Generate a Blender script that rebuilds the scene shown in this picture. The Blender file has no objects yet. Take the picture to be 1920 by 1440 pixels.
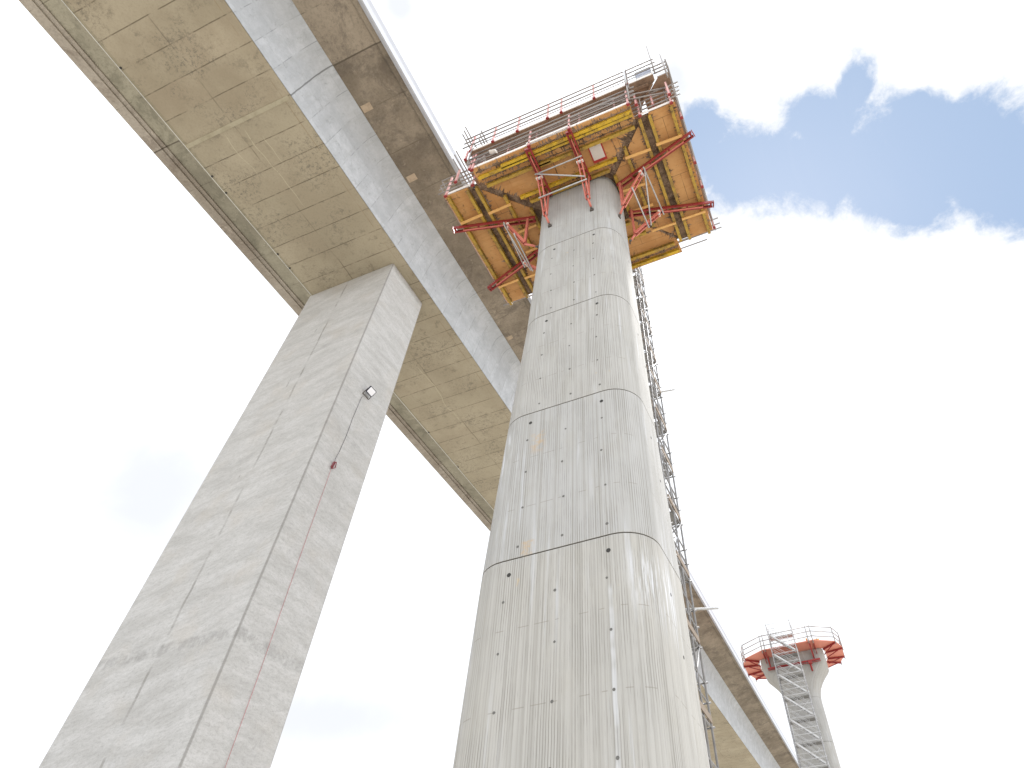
import bpy, bmesh, math, random
from mathutils import Vector, Matrix
random.seed(7)
sc = bpy.context.scene
COL = sc.collection
GROUND = -2.2                       # metres, the camera stands at the origin

# ------------------------------------------------------------------ camera
F, CX = 1160.18, 1122.26            # focal length and principal point, in 1920-pixel units
def cam_axes(r, p, y):
    cy, sy, cp, sp = math.cos(y), math.sin(y), math.cos(p), math.sin(p)
    fwd = Vector((sy*cp, cy*cp, sp)); right = Vector((cy, -sy, 0)); up = right.cross(fwd)
    cr, sr = math.cos(r), math.sin(r)
    return cr*right + sr*up, -sr*right + cr*up, fwd
R_, U_, F_ = cam_axes(-.0427, .8456, -.3454)
cd = bpy.data.cameras.new('camera'); cam = bpy.data.objects.new('camera', cd); COL.objects.link(cam)
cam.matrix_world = Matrix(((R_.x, U_.x, -F_.x, 0), (R_.y, U_.y, -F_.y, 0), (R_.z, U_.z, -F_.z, 0), (0, 0, 0, 1)))
cd.sensor_width = 36; cd.lens = F/1920*36; cd.shift_x = -(CX-960)/1920; cd.clip_start = .1; cd.clip_end = 9000
sc.camera = cam

# ------------------------------------------------------------------ object helpers
ROOT = {}
def tag(o, label=None, cat=None, group=None, kind=None):
    if label: o['label'] = label
    if cat: o['category'] = cat
    if group: o['group'] = group
    if kind: o['kind'] = kind
    return o
def thing(name, loc, label, cat, group=None):
    o = bpy.data.objects.new(name, None); o.empty_display_size = .3
    COL.objects.link(o); o.location = loc; ROOT[o.name] = Vector(loc)
    return tag(o, label, cat, group)
class MB:
    """collects shapes in world coordinates; build() links them as one mesh object"""
    def __init__(s): s.bm = bmesh.new(); s.uv = None
    def hexa(s, v, mi=0):
        vs = [s.bm.verts.new(p) for p in v]
        for f in ((3,2,1,0),(4,5,6,7),(0,1,5,4),(1,2,6,5),(2,3,7,6),(3,0,4,7)):
            s.bm.faces.new([vs[i] for i in f]).material_index = mi
        return s
    def box(s, x0, x1, y0, y1, z0, z1, mi=0):
        return s.hexa([(x0,y0,z0),(x1,y0,z0),(x1,y1,z0),(x0,y1,z0),(x0,y0,z1),(x1,y0,z1),(x1,y1,z1),(x0,y1,z1)], mi)
    def bar(s, a, b, w, h, up=(0,0,1), mi=0):
        a, b = Vector(a), Vector(b); d = (b-a).normalized(); u = Vector(up)
        if abs(d.dot(u)) > .98: u = Vector((0,1,0))
        r = d.cross(u).normalized(); u = r.cross(d).normalized()
        r *= w/2; u *= h/2
        return s.hexa([a-r-u, a+r-u, a+r+u, a-r+u, b-r-u, b+r-u, b+r+u, b-r+u], mi)
    def channel(s, a, b, w, h, t=.012, up=(0,0,1), side=1):
        """a C-shaped steel profile: web and two flanges"""
        a, b = Vector(a), Vector(b); d = (b-a).normalized(); u = Vector(up)
        if abs(d.dot(u)) > .98: u = Vector((0,1,0))
        r = d.cross(u).normalized(); u = r.cross(d).normalized()
        s.bar(a+r*side*(-w/2+t/2), b+r*side*(-w/2+t/2), t, h, up)
        for k in (-1, 1):
            o = r*side*(t/2) + u*k*(h/2-t/2)
            s.bar(a+o, b+o, w-t, t, up)
        return s
    def ibeam(s, a, b, w=.1, h=.2, t=.045, tw=.035):
        a, b = Vector(a), Vector(b)
        up = Vector((0,0,1))
        s.bar(a-up*(h/2-t/2), b-up*(h/2-t/2), w, t); s.bar(a+up*(h/2-t/2), b+up*(h/2-t/2), w, t)
        s.bar(a, b, tw, h-2*t-.001)
        return s
    def tube(s, a, b, r=.025, n=8, mi=0):
        a, b = Vector(a), Vector(b); d = (b-a).normalized(); u = Vector((0,0,1)) if abs(d.z) < .9 else Vector((1,0,0))
        p = d.cross(u).normalized(); q = d.cross(p)
        A = []; B = []
        for i in range(n):
            t = 2*math.pi*i/n; o = p*math.cos(t)*r + q*math.sin(t)*r
            A.append(s.bm.verts.new(a+o)); B.append(s.bm.verts.new(b+o))
        for i in range(n):
            f = s.bm.faces.new((A[i], A[(i+1)%n], B[(i+1)%n], B[i])); f.smooth = True; f.material_index = mi
        s.bm.faces.new(A[::-1]).material_index = mi; s.bm.faces.new(B).material_index = mi
        return s
    def path(s, pts, r=.02, n=6):
        for a, b in zip(pts[:-1], pts[1:]): s.tube(a, b, r, n)
        return s
    def prism(s, poly, z0, z1, mi=0):
        n = len(poly); A = [s.bm.verts.new((x, y, z0)) for x, y in poly]; B = [s.bm.verts.new((x, y, z1)) for x, y in poly]
        for i in range(n): s.bm.faces.new((A[i], A[(i+1)%n], B[(i+1)%n], B[i])).material_index = mi
        s.bm.faces.new(A[::-1]).material_index = mi; s.bm.faces.new(B).material_index = mi
        return s
    def build(s, name, mat, parent=None, smooth=None):
        bmesh.ops.recalc_face_normals(s.bm, faces=s.bm.faces[:])
        for e in s.bm.edges:
            if len(e.link_faces) == 2 and e.calc_face_angle(0) > .6: e.smooth = False
        root = parent
        while root is not None and root.parent is not None: root = root.parent
        if root is not None:
            off = ROOT[root.name]
            for v in s.bm.verts: v.co -= off
        me = bpy.data.meshes.new(name); s.bm.to_mesh(me); s.bm.free()
        for m in (mat if isinstance(mat, (list, tuple)) else [mat]): me.materials.append(m)
        o = bpy.data.objects.new(name, me); COL.objects.link(o); o.parent = parent
        return o
    def solo(s, name, mat, origin, label, cat, group=None):
        """a top-level thing that is one mesh, its origin at its base"""
        o = s.build(name, mat)
        for v in o.data.vertices: v.co -= Vector(origin)
        o.location = origin; ROOT[o.name] = Vector(origin)
        return tag(o, label, cat, group)

# ------------------------------------------------------------------ materials
class NT:
    def __init__(s, name):
        m = bpy.data.materials.new(name); m.use_nodes = True; s.m = m; s.t = m.node_tree; s.t.nodes.clear()
        s.out = s.t.nodes.new('ShaderNodeOutputMaterial'); s.b = s.t.nodes.new('ShaderNodeBsdfPrincipled')
        s.t.links.new(s.b.outputs[0], s.out.inputs[0])
    def n(s, ty, **kw):
        o = s.t.nodes.new(ty)
        for k, v in kw.items(): setattr(o, k, v)
        return o
    def put(s, sock, v):
        if hasattr(v, 'is_linked') or isinstance(v, bpy.types.NodeSocket): s.t.links.new(v, sock)
        else: sock.default_value = v
    def coord(s, kind='Object', scale=(1,1,1), loc=(0,0,0), rot=(0,0,0)):
        tc = s.n('ShaderNodeTexCoord'); mp = s.n('ShaderNodeMapping')
        s.t.links.new(tc.outputs[kind], mp.inputs[0])
        mp.inputs['Scale'].default_value = scale; mp.inputs['Location'].default_value = loc; mp.inputs['Rotation'].default_value = rot
        return mp.outputs[0]
    def xyz(s, v):
        x = s.n('ShaderNodeSeparateXYZ'); s.t.links.new(v, x.inputs[0]); return x.outputs
    def vec(s, a, b, c=0.0):
        x = s.n('ShaderNodeCombineXYZ')
        for i, v in enumerate((a, b, c)): s.put(x.inputs[i], v)
        return x.outputs[0]
    def noise(s, v, scale=1, detail=4, rough=.55, dist=0):
        x = s.n('ShaderNodeTexNoise'); s.t.links.new(v, x.inputs['Vector'])
        x.inputs['Scale'].default_value = scale; x.inputs['Detail'].default_value = detail
        x.inputs['Roughness'].default_value = rough; x.inputs['Distortion'].default_value = dist
        return x.outputs[0]
    def m2(s, op, a, b=0.0, c=None, clamp=False):
        x = s.n('ShaderNodeMath', operation=op, use_clamp=clamp); s.put(x.inputs[0], a); s.put(x.inputs[1], b)
        if c is not None: s.put(x.inputs[2], c)
        return x.outputs[0]
    def step(s, v, lo, hi):
        x = s.n('ShaderNodeMapRange', interpolation_type='SMOOTHSTEP'); s.put(x.inputs[0], v)
        x.inputs[1].default_value = lo; x.inputs[2].default_value = hi
        return x.outputs[0]
    def mix(s, f, a, b, mode='MIX'):
        x = s.n('ShaderNodeMix', data_type='RGBA', blend_type=mode); x.clamp_factor = True
        s.put(x.inputs[0], f)
        for i, v in ((6, a), (7, b)):
            if isinstance(v, (tuple, list)): x.inputs[i].default_value = (*v[:3], 1)
            else: s.put(x.inputs[i], v)
        return x.outputs[2]
    def line(s, v, period, width, off=0.0):
        """1 on lines at off + k*period"""
        f = s.m2('FRACT', s.m2('ADD', s.m2('DIVIDE', s.m2('SUBTRACT', v, off), period), .5))
        d = s.m2('MULTIPLY', s.m2('ABSOLUTE', s.m2('SUBTRACT', f, .5)), period)
        return s.m2('SUBTRACT', 1.0, s.step(d, width*.4, width))
    def at(s, v, pos, width):
        return s.m2('SUBTRACT', 1.0, s.step(s.m2('ABSOLUTE', s.m2('SUBTRACT', v, pos)), width*.5, width))
    def done(s, col, rough=.85, bump=None, bs=.3, bd=.02, metal=0.0, spec=.3):
        s.put(s.b.inputs['Base Color'], col if not isinstance(col, tuple) else (*col[:3], 1))
        s.put(s.b.inputs['Roughness'], rough); s.b.inputs['Metallic'].default_value = metal
        s.b.inputs['Specular IOR Level'].default_value = spec
        if bump is not None:
            x = s.n('ShaderNodeBump'); x.inputs['Strength'].default_value = bs; x.inputs['Distance'].default_value = bd
            s.t.links.new(bump, x.inputs['Height']); s.t.links.new(x.outputs[0], s.b.inputs['Normal'])
        return s.m

def mat_round_pier():
    n = NT('board_marked_concrete'); uv = n.coord('UV'); u, v, _ = n.xyz(uv)
    big = n.noise(n.vec(u, v), .35, 4); lift = n.n('ShaderNodeTexWhiteNoise', noise_dimensions='1D')
    n.put(lift.inputs['W'], n.m2('FLOOR', n.m2('DIVIDE', n.m2('SUBTRACT', v, 3.02), 4.33)))
    low = n.m2('SUBTRACT', 1.0, n.step(v, 7.2, 7.5))
    base = n.mix(n.m2('MAXIMUM', low, n.m2('MULTIPLY', lift.outputs[0], .6)), (.40,.395,.387), (.415,.40,.372))
    col = n.mix(n.m2('MULTIPLY', n.step(big, .4, .7), .5), base, (.36,.355,.34))
    med = n.noise(n.vec(n.m2('MULTIPLY', u, 1.0), n.m2('MULTIPLY', v, .5)), 1.6, 5, .6)
    col = n.mix(n.m2('MULTIPLY', n.step(med, .45, .8), .35), col, (.36,.34,.29))
    # board marks left by the sawn form boards
    brd = n.noise(n.vec(n.m2('MULTIPLY', u, 21.0), n.m2('ADD', n.m2('MULTIPLY', v, .05), n.m2('MULTIPLY', n.m2('FLOOR', n.m2('DIVIDE', n.m2('SUBTRACT', v, 3.02), 4.33)), 7.7))), 1, 2, .5)
    col = n.mix(n.m2('MULTIPLY', n.step(brd, .4, .68), .6), col, (.275,.264,.238))
    wob = n.m2('ADD', u, n.m2('MULTIPLY', n.m2('SUBTRACT', n.noise(n.vec(u, n.m2('MULTIPLY', v, .7)), 1.3, 2), .5), .03))
    ln = n.line(wob, .052, .009)
    lnm = n.m2('MULTIPLY', ln, n.step(n.noise(n.vec(n.m2('MULTIPLY', u, 2.0), n.m2('MULTIPLY', v, .5)), 1, 4, .65), .4, .62))
    col = n.mix(n.m2('MULTIPLY', lnm, .7), col, (.17,.16,.14))
    # pale lime runs
    st = n.noise(n.vec(n.m2('MULTIPLY', u, 6.0), n.m2('MULTIPLY', v, .22)), 1, 4, .6)
    zone = n.step(n.noise(n.vec(u, n.m2('MULTIPLY', v, .5)), .8, 2), .44, .62)
    col = n.mix(n.m2('MULTIPLY', n.m2('MULTIPLY', n.step(st, .53, .68), zone), .42), col, (.56,.57,.60))
    def patch(u0, u1, v0, v1, e, ev):
        a = n.m2('MULTIPLY', n.step(u, u0-e, u0+e), n.m2('SUBTRACT', 1.0, n.step(u, u1-e, u1+e)))
        return n.m2('MULTIPLY', a, n.m2('MULTIPLY', n.step(v, v0-ev, v0+ev), n.m2('SUBTRACT', 1.0, n.step(v, v1-ev*.4, v1+ev*.4))))
    fine = n.noise(n.vec(n.m2('MULTIPLY', u, 9.0), n.m2('MULTIPLY', v, .7)), 1, 6, .7)
    lime = n.m2('MULTIPLY', n.m2('MAXIMUM', patch(.35, 1.9, 5.7, 6.9, .3, .7), patch(-3.4, -2.6, 9.6, 11.3, .2, .6)), n.step(fine, .45, .62))
    col = n.mix(n.m2('MULTIPLY', lime, .75), col, (.62,.63,.655))
    run = n.m2('MULTIPLY', n.at(n.m2('ADD', u, n.m2('MULTIPLY', n.m2('SUBTRACT', n.noise(n.vec(0.0, v), 1.5, 2), .5), .05)), -.06, .055), n.step(n.noise(n.vec(2.0, v), .75, 3), .46, .6))
    col = n.mix(n.m2('MULTIPLY', n.m2('MULTIPLY', run, n.m2('SUBTRACT', 1.0, n.step(v, 6.9, 7.0))), .5), col, (.60,.61,.635))
    blot = n.step(n.noise(n.vec(u, v), 5, 5, .7), .42, .6)
    rst = n.m2('MULTIPLY', n.m2('MAXIMUM', patch(-2.02, -1.72, 7.36, 7.72, .05, .08), patch(-1.95, -1.6, 10.3, 10.9, .1, .2)), blot)
    col = n.mix(n.m2('MULTIPLY', rst, .5), col, (.47,.32,.17))
    # dashed form-board butt joints and a darker band at the lift joints
    vv = n.m2('FRACT', n.m2('DIVIDE', n.m2('SUBTRACT', v, 3.02), 4.33))
    for pos in (.3, .64):
        dash = n.m2('MULTIPLY', n.at(vv, pos, .0028), n.step(n.noise(n.vec(n.m2('MULTIPLY', u, 7.0), 3.3), 1, 0), .5, .56))
        col = n.mix(n.m2('MULTIPLY', dash, .45), col, (.2,.185,.15))
    rust = n.m2('MULTIPLY', n.step(n.noise(n.vec(u, n.m2('MULTIPLY', v, .6)), 2.1, 3), .7, .76), .45)
    col = n.mix(rust, col, (.50,.36,.19))
    g = n.noise(n.vec(u, v), 55, 3); col = n.mix(n.m2('MULTIPLY', n.step(g, .5, .85), .16), col, (.25,.24,.21))
    h = n.m2('SUBTRACT', n.m2('MULTIPLY', brd, 1.0), n.m2('ADD', lnm, n.m2('MULTIPLY', g, .25)))
    return n.done(col, .88, h, .35, .012)

def mat_square_pier():
    n = NT('streaked_pier_concrete'); p = n.coord('Object'); x, y, z = n.xyz(p)
    u = n.m2('ADD', x, y)
    skew = n.m2('ADD', n.m2('ADD', z, n.m2('MULTIPLY', x, -.16)), n.m2('MULTIPLY', n.noise(n.vec(u, z), .5, 3), .5))
    st = n.noise(n.vec(n.m2('MULTIPLY', u, .45), n.m2('MULTIPLY', skew, 1.7)), 1, 9, .76)
    col = n.mix(n.step(st, .32, .68), (.39,.38,.364), (.515,.505,.493))
    f2 = n.noise(n.vec(n.m2('MULTIPLY', u, 4.2), n.m2('MULTIPLY', skew, 9.0)), 1.3, 10, .86)
    col = n.mix(n.m2('MULTIPLY', n.step(f2, .48, .60), .42), col, (.25,.243,.228))
    f3 = n.noise(n.vec(n.m2('MULTIPLY', u, 6.0), n.m2('MULTIPLY', skew, 11.0)), 1.2, 9, .85)
    col = n.mix(n.m2('MULTIPLY', n.step(f3, .54, .62), .4), col, (.56,.555,.55))
    col = n.mix(n.m2('MULTIPLY', n.step(n.noise(n.vec(u, z), .55, 4), .5, .75), .35), col, (.43,.385,.33))
    col = n.mix(n.m2('MULTIPLY', n.step(n.noise(n.vec(u, n.m2('MULTIPLY', z, 1.6)), .9, 6, .7), .56, .75), .4), col, (.54,.54,.545))
    # pour joints and board lines
    wz = n.m2('ADD', z, n.m2('MULTIPLY', n.m2('SUBTRACT', n.noise(n.vec(u, 0.0), 1.5, 4), .5), .35))
    sk = n.m2('ADD', wz, n.m2('MULTIPLY', x, -.22))
    band = n.at(wz, 11.9, .26)
    for pos, wd, sd_ in ((20.7, .2, 3.0), (23.2, .25, 11.0), (27.4, .22, 7.0), (6.9, .2, 17.0)):
        bb = n.m2('MULTIPLY', n.at(sk, pos, wd), n.step(n.noise(n.vec(n.m2('MULTIPLY', u, .5), sd_), 1, 2), .46, .6))
        band = n.m2('MAXIMUM', band, n.m2('MULTIPLY', bb, .75))
    band = n.m2('MULTIPLY', band, n.step(n.noise(n.vec(n.m2('MULTIPLY', u, 2.2), n.m2('MULTIPLY', z, 1.1)), 1, 8, .8), .40, .60))
    col = n.mix(n.m2('MULTIPLY', band, .5), col, (.23,.225,.215))
    vb = n.noise(n.vec(n.m2('MULTIPLY', u, 1.5), n.m2('MULTIPLY', z, .35)), 1, 4)
    wx = n.m2('ADD', x, n.m2('MULTIPLY', n.m2('SUBTRACT', n.noise(n.vec(0.0, z), .7, 6, .7), .5), .22))
    vl = n.m2('MULTIPLY', n.at(wx, -.16, .075), n.step(n.noise(n.vec(1.0, n.m2('MULTIPLY', z, .4)), 1, 6, .7), .42, .58))
    vl = n.m2('ADD', vl, n.m2('MULTIPLY', n.at(wx, -.75, .05), n.step(n.noise(n.vec(5.0, n.m2('MULTIPLY', z, .5)), 1, 4, .65), .58, .66)))
    col = n.mix(n.m2('MULTIPLY', vl, .55), col, (.17,.16,.14))
    # soiled arris
    ax = n.m2('SUBTRACT', 2.975, n.m2('ABSOLUTE', x)); ay = n.m2('SUBTRACT', 1.55, n.m2('ABSOLUTE', y))
    ed = n.m2('MAXIMUM', ax, ay)
    col = n.mix(n.m2('MULTIPLY', n.m2('SUBTRACT', 1.0, n.step(ed, .03, .085)), .6), col, (.19,.18,.165))
    g = n.noise(p, 22, 6, .75); col = n.mix(n.m2('MULTIPLY', n.step(g, .46, .7), .35), col, (.26,.25,.235))
    h = n.m2('ADD', n.m2('MULTIPLY', f2, .8), n.m2('MULTIPLY', g, .4))
    return n.done(col, .9, h, .35, .012)

def mat_soffit():
    n = NT('stained_soffit_concrete'); p = n.coord('Object', loc=(-19.7, 13.25, 32)); x, y, z = n.xyz(p)
    col = n.mix(n.step(n.noise(p, .28, 5, .6), .36, .66), (.315,.264,.192), (.42,.363,.272))
    # slightly different form panels
    cell = n.n('ShaderNodeTexWhiteNoise', noise_dimensions='2D')
    n.put(cell.inputs['Vector'], n.vec(n.m2('FLOOR', n.m2('DIVIDE', n.m2('ADD', y, 2.78), 1.262)), n.m2('FLOOR', n.m2('DIVIDE', n.m2('ADD', x, 19.92), 3.2))))
    col = n.mix(n.m2('MULTIPLY', cell.outputs[0], .3), col, (.33,.295,.215))
    far = n.step(y, 3.4, 3.8)
    col = n.mix(n.m2('MULTIPLY', far, .3), col, (.37,.335,.25))
    wy = n.m2('ADD', y, n.m2('MULTIPLY', n.m2('SUBTRACT', n.noise(p, .8, 2), .5), .05))
    ln = n.m2('MULTIPLY', n.line(wy, 1.262, .032, -2.78), n.step(n.noise(n.vec(n.m2('MULTIPLY', x, 1.1), n.m2('MULTIPLY', y, .8)), 1, 4, .7), .36, .56))
    col = n.mix(n.m2('MULTIPLY', ln, .85), col, (.135,.11,.075))
    wx = n.m2('ADD', x, n.m2('MULTIPLY', n.m2('SUBTRACT', n.noise(n.vec(0.0, y), .35, 3), .5), .3))
    l2 = n.m2('MULTIPLY', n.at(wx, -19.95, .045), n.step(n.noise(n.vec(x, n.m2('MULTIPLY', y, .35)), 1, 3), .42, .6))
    col = n.mix(n.m2('MULTIPLY', l2, .7), col, (.17,.14,.10))
    l4 = n.m2('MULTIPLY', n.at(x, -16.85, .03), n.step(n.noise(n.vec(x, n.m2('MULTIPLY', y, .6)), 1, 3), .42, .6))
    col = n.mix(n.m2('MULTIPLY', l4, .5), col, (.24,.17,.095))
    # pale grout runs
    rx = n.m2('ADD', x, n.m2('MULTIPLY', n.m2('SUBTRACT', n.noise(n.vec(n.m2('MULTIPLY', x, .5), y), .3, 2), .5), 1.3))
    for px_, lo, hi in ((-20.6, 3.7, 6.5), (-19.55, 3.9, 9.0), (-18.9, 4.5, 6.8), (-20.1, 20.5, 27.0)):
        pale = n.m2('MULTIPLY', n.at(rx, px_, .03), n.m2('MULTIPLY', n.step(y, lo, lo+.4), n.m2('SUBTRACT', 1.0, n.step(y, hi-1.5, hi))))
        col = n.mix(n.m2('MULTIPLY', pale, .6), col, (.52,.47,.345))
    # dark mould and blow holes
    zone = n.step(n.noise(p, .38, 4, .6), .45, .62)
    sp = n.m2('MULTIPLY', n.step(n.noise(p, 4.5, 10, .9), .51, .57), zone)
    col = n.mix(n.m2('MULTIPLY', sp, .75), col, (.115,.105,.09))
    sp2 = n.m2('MULTIPLY', n.step(n.noise(p, 1.5, 10, .8), .52, .62), n.step(n.noise(p, .45, 2), .4, .6))
    col = n.mix(n.m2('MULTIPLY', sp2, .55), col, (.16,.14,.105))
    g = n.noise(p, 9, 8, .8); col = n.mix(n.m2('MULTIPLY', n.step(g, .46, .66), .33), col, (.23,.2,.145))
    col = n.mix(n.m2('MULTIPLY', n.at(x, -22.85, .09), .35), col, (.2,.19,.13))
    h = n.m2('SUBTRACT', n.m2('MULTIPLY', g, .4), ln)
    return n.done(col, .9, h, .25, .02)

def mat_wing(name, a, b, stain):
    n = NT(name); p = n.coord('Object', loc=(-19.7, 13.25, 32)); x, y, z = n.xyz(p)
    col = n.mix(n.step(n.noise(p, .35, 6, .65), .36, .66), a, b)
    col = n.mix(n.m2('MULTIPLY', n.m2('SUBTRACT', 1.0, n.step(y, 3.57, 3.63)), .5), col, tuple(min(1, c*1.2) for c in b))
    st = n.noise(p, .6, 10, .78, .5); col = n.mix(n.m2('MULTIPLY', n.step(st, .48, .62), .62), col, stain)
    pa = n.noise(p, 1.2, 10, .8, .4); col = n.mix(n.m2('MULTIPLY', n.step(pa, .55, .66), .5), col, tuple(min(1, c*1.5) for c in b))
    ln = n.line(y, 2.52, .03, 3.6); ln = n.m2('MULTIPLY', ln, n.step(n.noise(n.vec(n.m2('MULTIPLY', x, 1.2), y), 1, 3), .38, .6))
    col = n.mix(n.m2('MULTIPLY', ln, .6), col, (.11,.09,.065))
    col = n.mix(n.m2('MULTIPLY', n.at(y, 3.6, .05), .75), col, (.08,.065,.05))
    g = n.noise(p, 8, 9, .82); col = n.mix(n.m2('MULTIPLY', n.step(g, .46, .64), .4), col, tuple(c*.55 for c in a))
    return n.done(col, .92, g, .25, .02)

def mat_web():
    n = NT('pale_web_concrete'); p = n.coord('Object', loc=(-19.7, 13.25, 32)); x, y, z = n.xyz(p)
    q = n.m2('SUBTRACT', n.m2('MULTIPLY', y, .9), n.m2('MULTIPLY', z, 0.0))
    col = n.mix(n.step(n.noise(n.vec(q, z), 1.1, 8, .75), .36, .66), (.40,.415,.435), (.51,.525,.55))
    pc = n.n('ShaderNodeTexWhiteNoise', noise_dimensions='2D')
    n.put(pc.inputs['Vector'], n.vec(n.m2('FLOOR', n.m2('DIVIDE', n.m2('SUBTRACT', y, 1.07), 1.262)), n.m2('FLOOR', n.m2('MULTIPLY', z, .62))))
    col = n.mix(n.m2('MULTIPLY', pc.outputs[0], .4), col, (.35,.36,.375))
    col = n.mix(n.m2('MULTIPLY', n.line(z, .42, .012), n.m2('MULTIPLY', n.step(n.noise(n.vec(n.m2('MULTIPLY', y, .9), n.m2('MULTIPLY', z, 2.0)), 1, 3), .48, .62), .4)), col, (.24,.245,.255))
    st = n.noise(n.vec(n.m2('MULTIPLY', y, 3.0), n.m2('MULTIPLY', z, .5)), 1, 5, .65)
    col = n.mix(n.m2('MULTIPLY', n.step(st, .5, .72), .45), col, (.34,.345,.345))
    sm = n.m2('MULTIPLY', n.step(n.noise(n.vec(n.m2('MULTIPLY', y, 1.2), z), 1.6, 10, .85), .53, .64), .6)
    col = n.mix(sm, col, (.25,.26,.265))
    ln = n.m2('MULTIPLY', n.line(y, 1.262, .025, 1.07), n.step(n.noise(n.vec(y, n.m2('MULTIPLY', z, 1.5)), 1, 3), .4, .6))
    col = n.mix(n.m2('MULTIPLY', ln, .65), col, (.2,.205,.215))
    wy = n.m2('ADD', y, n.m2('MULTIPLY', n.noise(n.vec(z, 0.0), 1.2, 2), .08))
    col = n.mix(n.m2('MULTIPLY', n.at(wy, 3.6, .04), .8), col, (.12,.12,.12))
    g = n.noise(p, 9, 9, .82); col = n.mix(n.m2('MULTIPLY', n.step(g, .47, .66), .3), col, (.30,.31,.325))
    return n.done(col, .85, g, .25, .015)

def mat_plain(name, col, rough=.6, var=.25, scale=3, metal=0.0, dark=None, spec=.4, bump=.15):
    n = NT(name); p = n.coord('Object')
    f = n.noise(p, scale, 5, .65); d = dark or tuple(c*.5 for c in col)
    c = n.mix(n.m2('MULTIPLY', n.step(f, .42, .75), var), col, d)
    f2 = n.noise(p, scale*6, 4, .6); c = n.mix(n.m2('MULTIPLY', n.step(f2, .5, .8), var*.6), c, d)
    return n.done(c, rough, f2, bump, .006, metal, spec)

def mat_ply():
    n = NT('orange_plywood'); p = n.coord('Object'); x, y, z = n.xyz(p)
    col = n.mix(n.step(n.noise(p, .8, 5, .6), .36, .66), (.47,.235,.085), (.58,.325,.135))
    gr = n.noise(n.vec(n.m2('MULTIPLY', x, 1.2), n.m2('MULTIPLY', y, 9.0)), 1, 4, .6)
    col = n.mix(n.m2('MULTIPLY', n.step(gr, .48, .72), .4), col, (.40,.17,.04))
    br = n.n('ShaderNodeTexBrick'); br.offset = .37; br.squash = 1.0
    n.t.links.new(p, br.inputs['Vector']); br.inputs['Scale'].default_value = 1
    br.inputs['Brick Width'].default_value = .95; br.inputs['Row Height'].default_value = 1.22
    br.inputs['Mortar Size'].default_value = .009; br.inputs['Mortar Smooth'].default_value = .2
    col = n.mix(n.m2('MULTIPLY', n.m2('MULTIPLY', br.outputs['Fac'], n.step(n.noise(p, .7, 2), .42, .58)), .75), col, (.07,.04,.02))
    sp = n.m2('MULTIPLY', n.step(n.noise(p, 4.5, 6, .7), .58, .66), n.step(n.noise(p, .9, 3), .42, .62))
    col = n.mix(n.m2('MULTIPLY', sp, .75), col, (.10,.055,.03))
    mud = n.step(n.noise(p, 1.4, 5, .7), .62, .72); col = n.mix(n.m2('MULTIPLY', mud, .5), col, (.27,.16,.08))
    return n.done(col, .7, gr, .2, .005, 0, .3)

def mat_mud():
    n = NT('crusted_brown_board'); p = n.coord('Object')
    a = n.noise(p, 3.0, 7, .75); col = n.mix(n.step(a, .36, .66), (.12,.078,.05), (.36,.25,.175))
    b = n.noise(p, 15, 5, .7); col = n.mix(n.m2('MULTIPLY', n.step(b, .5, .75), .6), col, (.05,.03,.02))
    return n.done(col, .95, n.m2('ADD', a, b), .8, .04)

def mat_yellow(nm='yellow_beam_paint', ca=(.62,.40,.025), cb=(.30,.18,.04)):
    n = NT(nm); p = n.coord('Object')
    a = n.noise(p, 2.2, 6, .7); col = n.mix(n.m2('MULTIPLY', n.step(a, .42, .64), .75), ca, cb)
    b = n.noise(p, 7, 6, .75); col = n.mix(n.m2('MULTIPLY', n.step(b, .54, .66), .85), col, (.07,.045,.02))
    return n.done(col, .55, b, .25, .006, 0, .4)

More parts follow.
